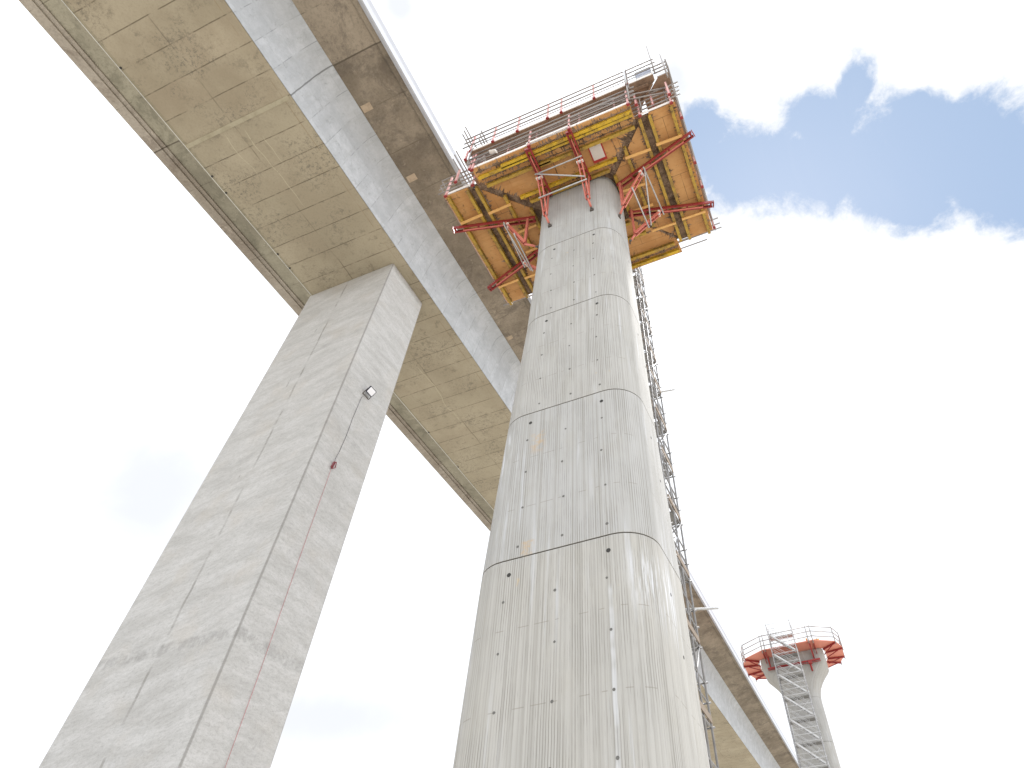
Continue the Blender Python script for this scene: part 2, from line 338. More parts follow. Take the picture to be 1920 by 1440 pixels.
M = dict(
    rpier=mat_round_pier(), spier=mat_square_pier(), soffit=mat_soffit(), web=mat_web(),
    wing=mat_wing('brown_stained_wing_concrete', (.20,.165,.125), (.32,.27,.21), (.13,.108,.088)),
    wingg=mat_wing('greenish_wing_concrete', (.245,.225,.175), (.345,.32,.25), (.17,.16,.12)),
    edge=mat_wing('edge_beam_concrete', (.30,.26,.215), (.40,.36,.31), (.2,.16,.13)),
    parapet=mat_plain('pale_parapet_concrete', (.45,.46,.495), .8, .3, 1.2, dark=(.33,.345,.38)),
    groove=mat_plain('joint_groove', (.075,.068,.055), .95, .3, 6),
    hole=mat_plain('tie_hole_plug', (.045,.043,.04), .9, .3, 20),
    plug=mat_plain('grey_tie_plug', (.14,.135,.125), .9, .4, 20),
    strip=mat_plain('lit_drip_strip', (.62,.62,.58), .8, .5, 2),  # light caught by the chamfered soffit edge, put into the pale colour
    ply=mat_ply(), mud=mat_mud(), yellow=mat_yellow(),
    batten=mat_plain('pale_timber', (.72,.42,.15), .75, .35, 4, dark=(.5,.26,.07)),
    red=mat_plain('dark_red_steel', (.28,.028,.026), .5, .45, 3, dark=(.16,.012,.01)),
    coral=mat_plain('coral_red_steel', (.56,.17,.125), .5, .5, 4, dark=(.38,.05,.04)),
    pink=mat_plain('faded_red_post', (.62,.36,.34), .55, .55, 5, dark=(.50,.08,.07)),
    tgalv=mat_plain('tower_tube', (.27,.265,.265), .5, .5, 5, .3, (.14,.125,.115)),
    lit_galv=mat_plain('lit_galvanised', (.50,.50,.505), .5, .35, 5, 0.0, (.3,.3,.3)),  # paler copy of the tube steel, stronger light put into its colour
    dull=mat_yellow('dirty_yellow_beam_paint', (.45,.285,.04), (.22,.135,.045)),
    galv=mat_plain('galvanised_tube', (.50,.50,.50), .45, .4, 5, .35, (.28,.28,.28)),
    tube=mat_plain('weathered_tube', (.30,.275,.26), .5, .5, 4, .3, (.15,.12,.11)),
    white=mat_plain('white_toe_board', (.80,.765,.74), .6, .25, 3, dark=(.6,.5,.42)),
    steel=mat_plain('dark_foot_steel', (.09,.075,.065), .6, .4, 8),
    under=mat_plain('brown_deck_board', (.27,.18,.125), .8, .7, 2.5, dark=(.13,.085,.06)),
    hatch=mat_plain('grey_hatch_sheet', (.60,.55,.51), .6, .2, 3, dark=(.5,.44,.4)),
    hred=mat_plain('hatch_red', (.40,.03,.025), .6, .4, 4),
    redply=mat_plain('red_orange_panel', (.66,.25,.18), .6, .3, 1.6, dark=(.54,.17,.12)),
    landing=mat_plain('landing_underside', (.26,.255,.245), .6, .4, 2, .2),
    wood=mat_plain('worn_scaffold_board', (.24,.19,.145), .85, .5, 3, dark=(.17,.13,.10)),
    black=mat_plain('black_housing', (.02,.022,.04), .45, .2, 9),
    lens=mat_plain('lamp_glass', (.80,.80,.84), .15, .1, 5, spec=.6),
    cable=mat_plain('grey_cable', (.10,.10,.11), .6, .2, 9),
    rcable=mat_plain('red_cable', (.50,.16,.17), .6, .2, 9),
    tarp=mat_plain('dark_blue_tarpaulin', (.02,.028,.06), .5, .3, 6),
    sheet=mat_plain('white_sheet', (.82,.82,.83), .6, .15, 6, dark=(.6,.6,.62)),
    crate=mat_plain('blue_grey_crate', (.33,.35,.42), .6, .3, 5),
)

# ------------------------------------------------------------------ ground
def ground():
    n = NT('site_ground'); p = n.coord('Object')
    a = n.noise(p, .02, 6, .6); col = n.mix(n.step(a, .4, .62), (.45,.42,.375), (.385,.36,.315))
    b = n.noise(p, .35, 6, .65); col = n.mix(n.m2('MULTIPLY', n.step(b, .45, .7), .5), col, (.34,.315,.27))
    c = n.noise(p, 6, 5, .7); col = n.mix(n.m2('MULTIPLY', n.step(c, .5, .75), .4), col, (.27,.245,.2))
    m = n.done(col, .95, c, .5, .05)
    g = MB(); N = 24
    cv = g.bm.verts.new((0, 0, GROUND)); rings = []
    for r in (40, 150, 500, 1500, 5000):
        rings.append([g.bm.verts.new((r*math.cos(2*math.pi*i/N), r*math.sin(2*math.pi*i/N), GROUND)) for i in range(N)])
    for i in range(N):
        g.bm.faces.new((cv, rings[0][i], rings[0][(i+1)%N]))
        for a_, b_ in zip(rings[:-1], rings[1:]): g.bm.faces.new((a_[i], b_[i], b_[(i+1)%N], a_[(i+1)%N]))
    tag(g.build('ground', m), kind='structure')
ground()

# ------------------------------------------------------------------ finished viaduct
def bend(y): return 5.5e-5*y*y
YS = [-60+4*i for i in range(15)] + [0+3*i for i in range(0, 24)] + [72+8*i for i in range(34)]
def sweep(name, sec, mat, parent, y0=-60, y1=340, smooth=()):
    b = MB(); ys = sorted(set([y for y in YS if y0 <= y <= y1])); rows = []
    for y in ys: rows.append([b.bm.verts.new((x+bend(y), y, z)) for x, z in sec])
    n = len(sec)
    for r0, r1 in zip(rows[:-1], rows[1:]):
        for i in range(n):
            f = b.bm.faces.new((r0[i], r0[(i+1)%n], r1[(i+1)%n], r1[i]))
            if i in smooth: f.smooth = True
    b.bm.faces.new(rows[0]); b.bm.faces.new(rows[-1][::-1])
    return b.build(name, mat, parent)
via = thing('viaduct', (-19.7, 13.25, 32), 'finished concrete box-girder viaduct passing diagonally overhead', 'bridge')
H = 32.0
sweep('box_soffit', [(-16.46,H),(-22.98,H),(-23.02,H+.3),(-16.42,H+.3)], M['soffit'], via)
# right web with a curved fillet into the wing
wr = [(-16.42,H+.02)]
fil = [(-16.19,33.2),(-16.05,34.0),(-15.90,34.62),(-15.74,35.02),(-15.52,35.29),(-15.20,35.42)]
sweep('girder_web', wr+fil+[(-15.2,35.9),(-16.8,35.9),(-16.8,H+.31)], M['web'], via, smooth=(1,2,3,4,5))
sweep('cantilever_wing', [(-15.195,35.421),(-12.75,35.92),(-12.75,36.35),(-15.195,36.35)], M['wing'], via)
# outer edge: stepped underside, then the pale parapet upstand
sweep('edge_beam', [(-12.75,35.90),(-12.62,35.80),(-12.34,35.80),(-12.34,36.3),(-12.75,36.3)], M['wing'], via)
sweep('parapet', [(-12.335,35.70),(-12.18,35.64),(-12.10,35.66),(-12.16,36.42),(-12.12,36.86),(-12.5,36.86),(-12.5,36.4),(-12.335,36.4)], M['parapet'], via)
# the left side is seen past the edge of the soffit
sweep('girder_web', [(-22.99,H+.02),(-23.55,34.9),(-24.2,35.42),(-24.2,35.9),(-22.6,35.9),(-22.6,H+.31)], M['wingg'], via)
sweep('cantilever_wing', [(-24.205,35.42),(-26.72,35.93),(-26.72,36.35),(-24.205,36.35)], M['wingg'], via)
sweep('edge_beam', [(-26.70,35.95),(-26.72,35.86),(-26.98,35.86),(-26.99,35.79),(-27.62,35.84),(-27.72,36.0),(-27.72,36.9),(-27.4,36.9),(-27.4,36.4),(-26.7,36.4)], M['edge'], via)
sweep('carriageway_slab', [(-27.39,36.36),(-12.51,36.36),(-12.51,36.5),(-27.39,36.5)], M['edge'], via)
sweep('drip_strip', [(-22.96,H-.012),(-22.925,H-.012),(-22.925,H+.02),(-22.96,H+.02)], M['strip'], via)
for y in (-.35, 5.27, 6.25, 10.23, 11.23, 18.6, 20.2, 26.2, 30.4):
    b = MB(); b.tube((-22.86+bend(y), y, H-.03), (-22.86+bend(y), y, H+.05), .055, 12); b.build('drain_hole', M['hole'], via)
for x, y, r in ((-18.4, 84, .22), (-18.9, 60, .1)):
    b = MB(); b.tube((x+bend(y), y, H-.015), (x+bend(y), y, H+.05), r, 14); b.build('drain_hole', M['hole'], via)
b = MB(); b.box(-22.9, -16.55, 3.50, 3.70, H-.025, H+.02); b.build('closure_strip', M['batten2'] if 'batten2' in M else mat_plain('pale_closure_concrete', (.40,.36,.265), .85, .6, 1.5, dark=(.27,.235,.16)), via)
# small cast-in plates and patches on the wing soffit
pm = mat_plain('pale_repair_patch', (.46,.36,.26), .85, .4, 5)
for x, y, s in ((-14.85, 6.0, .27), (-14.8, 10.3, .27), (-13.2, 16.5, .1), (-14.9, 23.0, .2)):
    zt = 35.421 + (x+15.195)*(.499/2.445)
    b = MB(); k = .499/2.445*s
    b.hexa([(x-s+bend(y), y-s*.7, zt-k-.012),(x+s+bend(y), y-s*.7, zt+k-.012),(x+s+bend(y), y+s*.7, zt+k-.012),(x-s+bend(y), y+s*.7, zt-k-.012),
            (x-s+bend(y), y-s*.7, zt-k+.05),(x+s+bend(y), y-s*.7, zt+k+.05),(x+s+bend(y), y+s*.7, zt+k+.05),(x-s+bend(y), y+s*.7, zt-k+.05)])
    b.build('repair_patch', pm, via)

# ------------------------------------------------------------------ square pier and what hangs on it
SPX, SPY = -20.1, 14.8
sp = thing('bridge_pier', (SPX, SPY, GROUND), 'square-edged grey concrete pier holding up the finished viaduct', 'bridge pier')
c = .045; x0, x1, y0, y1 = -23.07, -17.13, 13.25, 16.35
poly = [(x0+c,y0),(x1-c,y0),(x1,y0+c),(x1,y1-c),(x1-c,y1),(x0+c,y1),(x0,y1-c),(x0,y0+c)]
b = MB(); b.prism(poly, GROUND, 31.97); b.build('shaft', M['spier'], sp)
for xx in (-22.0, -18.2):
    b = MB(); b.box(xx-.3, xx+.3, 14.5, 15.1, 31.972, 32.04); b.build('bearing', M['steel'], sp)

fx = -17.13
fl = thing('floodlight', (fx, 14.7, 22.0), 'black floodlight with pale glass fixed to the square pier face', 'floodlight')
tilt = Matrix.Rotation(math.radians(38), 4, 'Y')
def fpt(p): return Vector((fx+.25, 14.72, 22.24)) + (tilt @ (Vector(p)*.74))
def fbox(b, sx, sy, sz, o=(0,0,0)):
    v = [(-sx,-sy,-sz),(sx,-sy,-sz),(sx,sy,-sz),(-sx,sy,-sz),(-sx,-sy,sz),(sx,-sy,sz),(sx,sy,sz),(-sx,sy,sz)]
    b.hexa([fpt(Vector(q)+Vector(o)) for q in v])
b = MB(); fbox(b, .05, .29, .24); fbox(b, .04, .2, .16, (-.09,0,0))
for k in range(5): fbox(b, .03, .012, .15, (-.16, -.16+.08*k, 0))
hs = b.build('housing', M['black'], fl)
b = MB(); fbox(b, .006, .25, .2, (.056,0,0)); b.build('lamp_glass', M['lens'], hs)
b = MB()
for s in (-1, 1):
    b.bar(fpt((0, s*.31, 0)), (fx+.01, 14.72+s*.23, 22.0), .03, .012)
b.bar((fx+.012, 14.48, 22.0), (fx+.012, 14.96, 22.0), .05, .02)
b.build('bracket', M['steel'], fl)
b = MB(); b.path([(fx+.16,14.62,22.1),(fx+.02,14.52,21.7),(fx+.02,14.47,20.3),(fx+.02,14.49,19.2),(fx+.02,14.44,18.2),(fx+.03,14.37,17.75),(fx+.05,14.39,17.6)], .0085)
b.solo('power_cable', M['cable'], (fx+.05, 14.39, 17.6), 'dark grey cable hanging straight down from the floodlight', 'cable')
rc = thing('extension_cable', (fx+.02, 14.67, GROUND), 'long thin red cable running down the square pier to its base', 'cable')
b = MB(); b.path([(fx+.05,14.34,17.2),(fx+.02,14.40,16.2),(fx+.02,14.45,14.0),(fx+.02,14.55,11.0),(fx+.02,14.62,9.0),(fx+.02,14.67,6.0),(fx+.02,14.68,GROUND+.02)], .0062); b.build('red_lead', M['rcable'], rc)
b = MB(); b.tube((fx+.06,14.40,17.55),(fx+.06,14.34,17.2),.032,10); b.path([(fx+.07,14.36,17.3),(fx+.09,14.25,17.2),(fx+.09,14.3,17.5),(fx+.07,14.46,17.62),(fx+.07,14.5,17.35),(fx+.06,14.36,17.2)],.018); b.build('plug_connector', mat_plain('dark_red_plug',(.22,.03,.04),.5,.3,9), rc)

# ------------------------------------------------------------------ round-cornered pier
def interp(tab, z):
    if z <= tab[0][0]: return tab[0][1]
    for (a, va), (b_, vb) in zip(tab[:-1], tab[1:]):
        if z <= b_: return va + (vb-va)*(z-a)/(b_-a)
    return tab[-1][1]
XL = [(-2.2,-7.05),(3.56,-6.85),(7.35,-6.74),(11.74,-6.5),(16,-6.22),(20.33,-6.07),(24.3,-6.03)]
YB = [(-2.2,13.5),(3.7,13.25),(7.46,13.02),(11.9,12.5),(16.6,12.34),(23.8,12.12)]
def outline(xl, xr, yf, yb, r, seg=9):
    pts = []
    for cx_, cy_, a0 in ((xr-r, yf+r, -90), (xr-r, yb-r, 0), (xl+r, yb-r, 90), (xl+r, yf+r, 180)):
        for k in range(seg+1):
            a = math.radians(a0 + 90*k/seg); pts.append((cx_+r*math.cos(a), cy_+r*math.sin(a)))
    return pts
def loft(rings, inset=0):
    """rings: list of (z, outline points); quads with arc-length UVs"""
    b = MB(); bm = b.bm; uvl = bm.loops.layers.uv.new('UVMap')
    V = [[bm.verts.new((x, y, z)) for x, y in pts] for z, pts in rings]
    n = len(V[0])
    def arc(pts):
        s = [0]
        for i in range(n): p, q = pts[i], pts[(i+1)%n]; s.append(s[-1]+math.hypot(q[0]-p[0], q[1]-p[1]))
        return s
    A = [arc(p) for z, p in rings]
    for j in range(len(V)-1):
        tot = A[j][-1], A[j+1][-1]
        for i in range(n):
            w_ = i >= n//2
            f = bm.faces.new((V[j][i], V[j][(i+1)%n], V[j+1][(i+1)%n], V[j+1][i])); f.smooth = True
            for l, (jj, ii) in zip(f.loops, ((j,i),(j,i+1),(j+1,i+1),(j+1,i))): l[uvl].uv = (A[jj][ii]-(tot[jj-j] if w_ else 0), rings[jj][0])
    f = bm.faces.new([v for v in V[0]][::-1]); f = bm.faces.new(V[-1])
    return b
def shaft_section(name, parent, za, zb, dx=0, dy=0, r=.8, n=6):
    rings = []
    zs = [za + (zb-za)*i/n for i in range(n+1)]
    g = .018
    for z in zs:
        o = outline(interp(XL, z)+dx, -2.68+dx, 10+dy, interp(YB, z)+dy, r); rings.append((z, o))
    b = loft(rings); return b.build(name, [M['rpier'], M['groove'], M['hole'], M['plug']], parent)
JOINTS = [GROUND, 3.02, 7.35, 11.68, 16.01, 20.34, 24.67]
rp = thing('bridge_pier', (-4.7, 11.5, GROUND), 'tall round-cornered concrete pier beneath the orange timber work platform', 'bridge pier', 'new piers with rounded corners')
def disc(b, x, z, r, mi, y=10.0):
    b.tube((x, y-.004, z), (x, y+.03, z), r, 10, mi)
def build_shaft(parent, dx, dy, holes=True, top=25.4):
    js = JOINTS[:-1] + [top]
    for k in range(len(js)-1):
        za, zb = js[k], js[k+1]
        shaft_section('shaft_section', parent, za+(.015 if k else 0), zb-.015, dx, dy)
        if k:      # recessed joint
            z = za; b = MB()
            b.prism(outline(interp(XL, z)+dx+.02, -2.70+dx, 10.02+dy, interp(YB, z)+dy-.02, .78), z-.0149, z+.0149); b.build('joint_groove', M['groove'], parent)
            if holes:
                for x in (-3.54, interp(XL, z)+1.0):
                    b = MB(); disc(b, x, z-.36, .048, 0, 10+dy); b.build('tie_hole', M['hole'], parent)
                for y_, dz in ((11.2, .9), (11.6, 2.0)):
                    b = MB(); b.tube((-2.676, y_, z-dz), (-2.72, y_, z-dz), .036, 10); b.build('tie_hole', M['hole'], parent)
                for dz in (.95, 1.99, 3.03, 4.05):
                    for x in (-3.57, (interp(XL, z)-2.6)/2, interp(XL, z)+.95):
                        b = MB(); disc(b, x+random.uniform(-.04, .04), z-dz, random.uniform(.024, .034), 0, 10+dy); b.build('tie_hole', M['plug'], parent)
build_shaft(rp, 0, 0)

# ------------------------------------------------------------------ work platform on the round-cornered pier
AX = -8.95
def mx(x): return AX - x
wp = thing('work_platform', (-4.45, 11.2, 24.3), 'wide orange timber work platform with red brackets around the top of the round-cornered pier', 'work platform')
ZB, ZP = 24.55, 24.752
def panel(name, polys, mat, z0=ZP, z1=ZP+.04):
    for p in polys:
        b = MB(); b.prism(p, z0, z1); b.build(name, mat, wp)
def mir(p): return [(mx(x), y) for x, y in p][::-1]
front = [(-7.88,7.8),(-1.07,7.8),(-1.07,8.42),(-2.70,10.03),(-3.3,9.93),(-5.6,9.93),(-6.22,10.03),(-7.88,8.42)]
back = [(-2.70,12.25),(-1.05,13.98),(-1.0,14.72),(-7.95,14.72),(-7.9,13.98),(-6.22,12.25)]
ri = [(-.93,8.62),(-.93,13.92),(-2.62,12.2),(-2.62,10.28)]
ro = [(-.52,8.4),(.56,8.4),(.56,14.17),(-.52,14.17)]
panel('deck_panel', [front, back, ri, ro, mir(ri), mir(ro)], M['ply'])
# brown closure boards over the gaps between the deck panels
panel('infill_board', [[(-6.5,9.86),(-2.35,9.86),(-2.35,12.35),(-6.5,12.35)]], M['mud'], ZP+.1, ZP+.14)
cb = [[(-.96,8.42),(-.49,8.42),(-.49,14.12),(-.96,14.12)]]
panel('closure_board', cb+[mir(cb[0])], M['mud'], ZP+.042, ZP+.09)
for a, b_ in (((-1.0,8.5),(-2.75,10.2)), ((-1.0,14.0),(-2.75,12.15))):
    for m in (False, True):
        q = MB(); p0 = Vector((*a, ZP+.07)); p1 = Vector((*b_, ZP+.07))
        if m: p0.x, p1.x = mx(p0.x), mx(p1.x)
        q.bar(p0, p1, .42, .05); q.build('closure_board', M['mud'], wp)
# mortar that ran out and set along the panel edges
def crust(a, b_, w=.1, z=ZP-.004, side=0, dens=34):
    a, b_ = Vector(a), Vector(b_); d = b_-a; L = d.length; d.normalize(); r = Vector((-d.y, d.x))
    q = MB(); n = max(4, int(L*dens)); Lp = []; Rp = []
    for i in range(n+1):
        c_ = a + d*(L*i/n); bl = .75+.55*math.sin(i*.37+a[1]*3)*math.sin(i*.11+1)
        wl = w*(.15+.8*random.random()**3)*bl; wr2 = w*(.15+.8*random.random()**3)*bl
        if side > 0: wr2 = .01
        if side < 0: wl = .01
        dz = random.uniform(.004, .03)
        Lp.append((c_+r*wl, dz)); Rp.append((c_-r*wr2, dz))
    T = [q.bm.verts.new((p.x, p.y, z+.003)) for p, _ in Lp]; U = [q.bm.verts.new((p.x, p.y, z+.003)) for p, _ in Rp]
    C = [q.bm.verts.new((*(a + d*(L*i/n)), z-Lp[i][1])) for i in range(n+1)]
    for i in range(n):
        q.bm.faces.new((T[i], T[i+1], C[i+1], C[i])); q.bm.faces.new((C[i], C[i+1], U[i+1], U[i]))
    return q.build('mortar_crust', M['mud'], wp)
for m in (False, True):
    X = (lambda x: mx(x)) if m else (lambda x: x)
    crust((X(-1.06),8.46), (X(-2.72),10.1), .36); crust((X(-1.02),13.95), (X(-2.7),12.22), .22)
    crust((X(-.97),8.5), (X(-.97),14.0), .27); crust((X(-.48),8.5), (X(-.48),14.1), .27)
    crust((X(.40),8.5), (X(.40),14.1), .24); crust((X(-1.72),9.4), (X(-1.72),12.9), .2)
    crust((X(-2.55),10.3), (X(-2.55),12.1), .16)
crust((-7.7,8.30), (-1.15,8.30), .3); crust((-7.6,8.52), (-1.2,8.52), .12); crust((-6.6,9.68), (-2.4,9.68), .24)
crust((-7.8,7.98), (-1.1,7.98), .3); crust((-6.2,9.98), (-2.7,9.98), .12)
crust((-7.8,14.35), (-1.1,14.35), .17); crust((-7.0,13.2), (-2.0,13.2), .14); crust((-4.7,8.7), (-4.75,9.6), .07); crust((-2.2,8.75), (-2.15,9.4), .07)
# yellow timber girders
def girder(a, b_, w=.12, mat='dull'):
    q = MB(); q.ibeam((a[0],a[1],ZB+.1), (b_[0],b_[1],ZB+.1), w, .2)
    o = q.build('timber_beam', M[mat], wp)
for y, xa, xb in ((8.18,-7.76,-1.1),(8.60,-7.6,-4.75),(8.66,-5.3,-1.17),(9.58,-6.55,-2.25),(9.90,-6.25,-2.7),(14.5,-7.8,-1.1),(14.1,-7.75,-1.2),(13.1,-6.7,-2.2),(12.4,-6.25,-2.7)):
    girder((xa, y), (xb, y), .12, 'yellow' if y in (8.18, 9.58, 14.5) else 'dull')
girder((-6.7, 8.10), (-1.1, 8.07), .13, 'yellow')
for m in (False, True):
    X = (lambda x: mx(x)) if m else (lambda x: x)
    for x, ya, yb_ in ((-1.81,9.25,12.95),(-.9,8.48,14.08),(-.5,8.48,14.15),(.37,8.45,14.2),(-2.57,10.2,12.15)):
        girder((X(x), ya), (X(x), yb_))
# pale battens across the girders
for m in (False, True):
    X = (lambda x: mx(x)) if m else (lambda x: x)
    for xa, xb, y in ((-.6,.45,9.60),(-1.92,-.86,9.64),(-1.92,-.86,13.08),(-.57,.47,13.05),(-2.5,-1.5,10.9),(-2.5,-1.5,11.9)):
        q = MB(); q.bar((X(xa),y,ZB-.035),(X(xb),y+.03,ZB-.035),.1,.06); q.build('batten', M['batten'], wp)
# brackets: twin-channel chord, hanger, raking strut and a foot pressed against the pier
STRUTS = []
def bracket(out, inn, hang, foot, zf=22.35, st=.42):
    out, inn, hang, foot = (Vector(p) for p in (out, inn, hang, foot))
    d = (inn-out).normalized(); r = Vector((-d.y, d.x))
    def P(v, z, off=0): return Vector((v.x+r.x*off, v.y+r.y*off, z))
    zc = ZB-.085
    q = MB()
    for s in (-1, 1): q.channel(P(out, zc, s*.095), P(inn, zc, s*.095), .055, .15, .012, side=s)
    for t in (.02, .3, .55, .8, .98):
        p = out.lerp(inn, t); q.bar(P(p, zc, -.075), P(p, zc, .075), .07, .1)
    q.bar(P(out-d*.04, zc, -.13), P(out-d*.04, zc, .13), .03, .17)
    br = q.build('bracket', M['red'], wp)
    q = MB()
    for s in (-1, 1): q.channel(P(hang, zc-.08, s*.06), P(hang, zf, s*.06), .04, .09, .01, up=(d.x, d.y, 0), side=s)
    q.build('hanger', M['coral'], br)
    sp_ = out.lerp(inn, st); a = P(sp_, zc-.06); b2 = P(hang, zf+.03)
    q = MB()
    for s in (-1, 1):
        o = Vector((r.x, r.y, 0))*s*.075; q.channel(a+o, b2+o, .04, .1, .01, side=s)
    for t in (.3, .6, .9):
        q.bar(a.lerp(b2, t)-Vector((r.x,r.y,0))*.06, a.lerp(b2, t)+Vector((r.x,r.y,0))*.06, .05, .06)
    q.build('strut', M['coral'], br)
    q = MB()                                  # lower chord stiffening rods
    q.bar(P(out.lerp(inn, .12), zc-.16), P(sp_, zc-.16), .04, .05); q.bar(P(out.lerp(inn,.12), zc-.16), P(out.lerp(inn,.12), zc), .03, .03)
    q.build('tie_bar', M['coral'], br)
    q = MB(); p0 = P(hang, zf+.02); p1 = Vector((foot.x, foot.y, zf-.42))
    m1 = p0.lerp(p1, .8); q.tube(p0, m1, .045, 10); q.build('spindle', M['coral'], br)
    q = MB(); q.tube(m1, p1, .04, 10); dd = (p1-p0); dd.z = 0
    dd = Vector((d.x, d.y, 0)); q.bar(p1-dd*.02+Vector((0,0,-.02)), p1+dd*.03+Vector((0,0,-.02)), .14, .14); q.build('pressure_plate', M['steel'], br)
    q = MB(); c_ = a.lerp(b2, .12); q.bar(c_+Vector((r.x,r.y,0))*.14, c_-Vector((r.x,r.y,0))*.14, .1, .08); q.build('clamp', M['white'], br)
    STRUTS.append((a, b2, Vector((d.x, d.y, 0))))
bracket((-3.60,7.84), (-3.60,9.90), (-3.6,9.72), (-3.56,9.97), 22.35, .48)
bracket((-5.36,7.84), (-5.36,9.90), (-5.38,9.72), (-5.30,9.97), 22.35, .48)
bracket((.84,9.70), (-2.60,10.62), (-2.46,10.5), (-2.69,10.62), 22.3, .64)
bracket((.83,12.85), (-2.60,11.92), (-2.44,11.8), (-2.67,11.78), 22.3, .60)
bracket((mx(.84),9.75), (mx(-2.60),10.62), (mx(-2.30),10.5), (mx(-2.86),10.62), 22.3, .64)
bracket((mx(.83),12.95), (mx(-2.60),11.92), (mx(-2.30),11.8), (mx(-2.86),11.78), 22.3, .60)
bracket((-3.60,14.70), (-3.60,12.2), (-3.6,12.42), (-3.56,12.19), 22.35, .48)
bracket((-5.36,14.70), (-5.36,12.2), (-5.38,12.42), (-5.30,12.19), 22.35, .48)
# galvanised bracing tubes between neighbouring brackets
def brace(i, j, off):
    (a0, b0, d0), (a1, b1, d1) = STRUTS[i], STRUTS[j]
    o0, o1 = d0*-.09, d1*-.09
    def ext(p, q_, e=.14): d = (q_-p).normalized(); return p-d*e, q_+d*e
    for t in (.06, .62):
        p, q_ = ext(a0.lerp(b0, t)+o0, a1.lerp(b1, t)+o1); q = MB(); q.tube(p, q_, .03); q.build('brace_tube', M['galv'], wp)
    p, q_ = ext(a0.lerp(b0, .1)+o0*1.5, a1.lerp(b1, .55)+o1*1.5, .1); q = MB(); q.tube(p, q_, .03); q.build('brace_tube', M['galv'], wp)
brace(1, 0, 0); brace(2, 3, 0); brace(4, 5, 0)
# galvanised hatch
q = MB(); q.box(-3.18,-2.60,8.76,9.44,ZP-.05,ZP-.002); ht = q.build('hatch_frame', M['hred'], wp)
q = MB(); q.box(-3.13,-2.65,8.77,9.33,ZP-.062,ZP-.051); q.build('hatch_sheet', M['hatch'], ht)
# lower guard rails
def rail(a, b_, r=.03, mat='tube', nm='guard_rail'):
    q = MB(); q.tube(a, b_, r); q.build(nm, M[mat], wp)
def board(a, b_, h, t=.03, mat='white'):
    q = MB(); q.bar((a[0],a[1],a[2]+h/2),(b_[0],b_[1],b_[2]+h/2), t, h); q.build('toe_board', M[mat], wp)
def post(x, y, z0, z1, lean=0, mat='pink', w=.07):
    q = MB(); q.bar((x,y,z0),(x,y-lean,z1), w, w, (0,1,0)); o = q.build('guard_post', M[mat], wp)
    q = MB(); q.bar((x-.06,y,z0+.03),(x+.06,y,z0+.03), .09, .1); q.build('post_shoe', M['red'], o)
board((-7.86,7.79,ZP+.05),(-1.07,7.79,ZP+.05), .17); board((-5.4,7.72,ZP+.03),(-3.5,7.72,ZP+.03), .12)
for x in (-7.82,-5.28,-3.56,-1.12): post(x, 7.74, 24.5, 26.22)
for z in (25.18, 25.62, 25.72, 26.12): rail((-8.1,7.70,z), (-.85+.1*random.random(),7.70,z))
for X, sgn in ((lambda x: x, 1), (mx, -1)):
    board((X(-.86),8.36,ZP+.02),(X(.53),8.36,ZP+.02), .16)
    for x in (-.84, .42): post(X(x), 8.31, 24.5, 26.42)
    for i, z in enumerate((24.98, 25.43, 25.87, 26.41)): rail((X(-1.2-.1*i),8.28,z), (X(.84+.03*i),8.28,z))
    board((X(.60),8.4,ZP),(X(.60),14.15,ZP), .14, mat='under')
    for y in ((9.0,10.9,12.0,14.0) if sgn > 0 else ()): post(X(.63), y, 24.55, 26.1)
    for z in (25.2, 25.7): rail((X(.66),8.1,z), (X(.66),14.5,z))
    for i, z in enumerate((25.1,25.5,26.0)): rail((X(-1.1),14.4,z), (X(.95),14.4,z))
for z in (25.2, 25.9): rail((-8.4,14.8,z), (.2,14.8,z))
for z in (25.0, 25.42, 25.92): rail((-7.9,7.86,z),(-1.0,7.86,z), .024, 'tube')
for z, y in ((25.3,8.5),(25.8,8.5),(26.2,8.5)): rail((-8.0,y,z),(-.9,y,z), .026, 'tube')
for y, z in ((7.98,25.2),(8.3,25.75)):
    q = MB(); q.bar((-7.8,y,z),(-1.1,y,z),.03,.16); q.build('edge_plank', M['under'], wp)
# upper deck two metres up, with its own rails
ZU = 26.45
uf = [(-8.15,7.65),(.10,7.65),(.10,7.87),(-.62,8.47),(-.9,9.2),(-8.15,9.2)]
ur = [(.22,7.86),(.68,7.86),(.70,14.3),(-.53,14.3),(-.53,8.47)]
panel('upper_deck_board', [uf, ur, [(-8.55,7.9),(-8.2,7.9),(-8.2,9.3),(-8.55,9.3)]], M['under'], ZU, ZU+.05)
for y in (7.9, 8.35, 8.8):
    q = MB(); q.bar((-8.1,y,ZU-.05),(-.2 if y < 8 else -.8,y,ZU-.05), .1, .09); q.build('deck_joist', M['under'], wp)
q = MB(); q.bar((-.05,7.95,ZU-.06),(-.75,8.6,ZU-.06), .08, .1); q.build('deck_joist', M['under'], wp)
for x in (-.35, .1, .55):
    q = MB(); q.bar((x,8.6,ZU-.05),(x,14.2,ZU-.05), .1, .09); q.build('deck_joist', M['under'], wp)
board((-8.1,7.63,ZU),(.08,7.63,ZU), .16); board((.22,7.84,ZU),(.68,7.84,ZU), .14, mat='under')
for x in (-8.05,-7.0,-5.85,-4.47,-3.85,-2.4,-1.0): post(x, 7.58, ZU-.1, 28.12)
for z in (26.78, 27.28): rail((-8.3,7.72,z), (.1,7.72,z), .022, 'galv')
for x in (-7.6,-6.4,-5.1,-3.2,-1.7): post(x, 7.95, 24.85, ZU-.06, mat='pink', w=.06)
for z in (26.98, 27.5, 28.0): rail((-8.5,7.54,z), (.34-.06*(z-27),7.54,z))
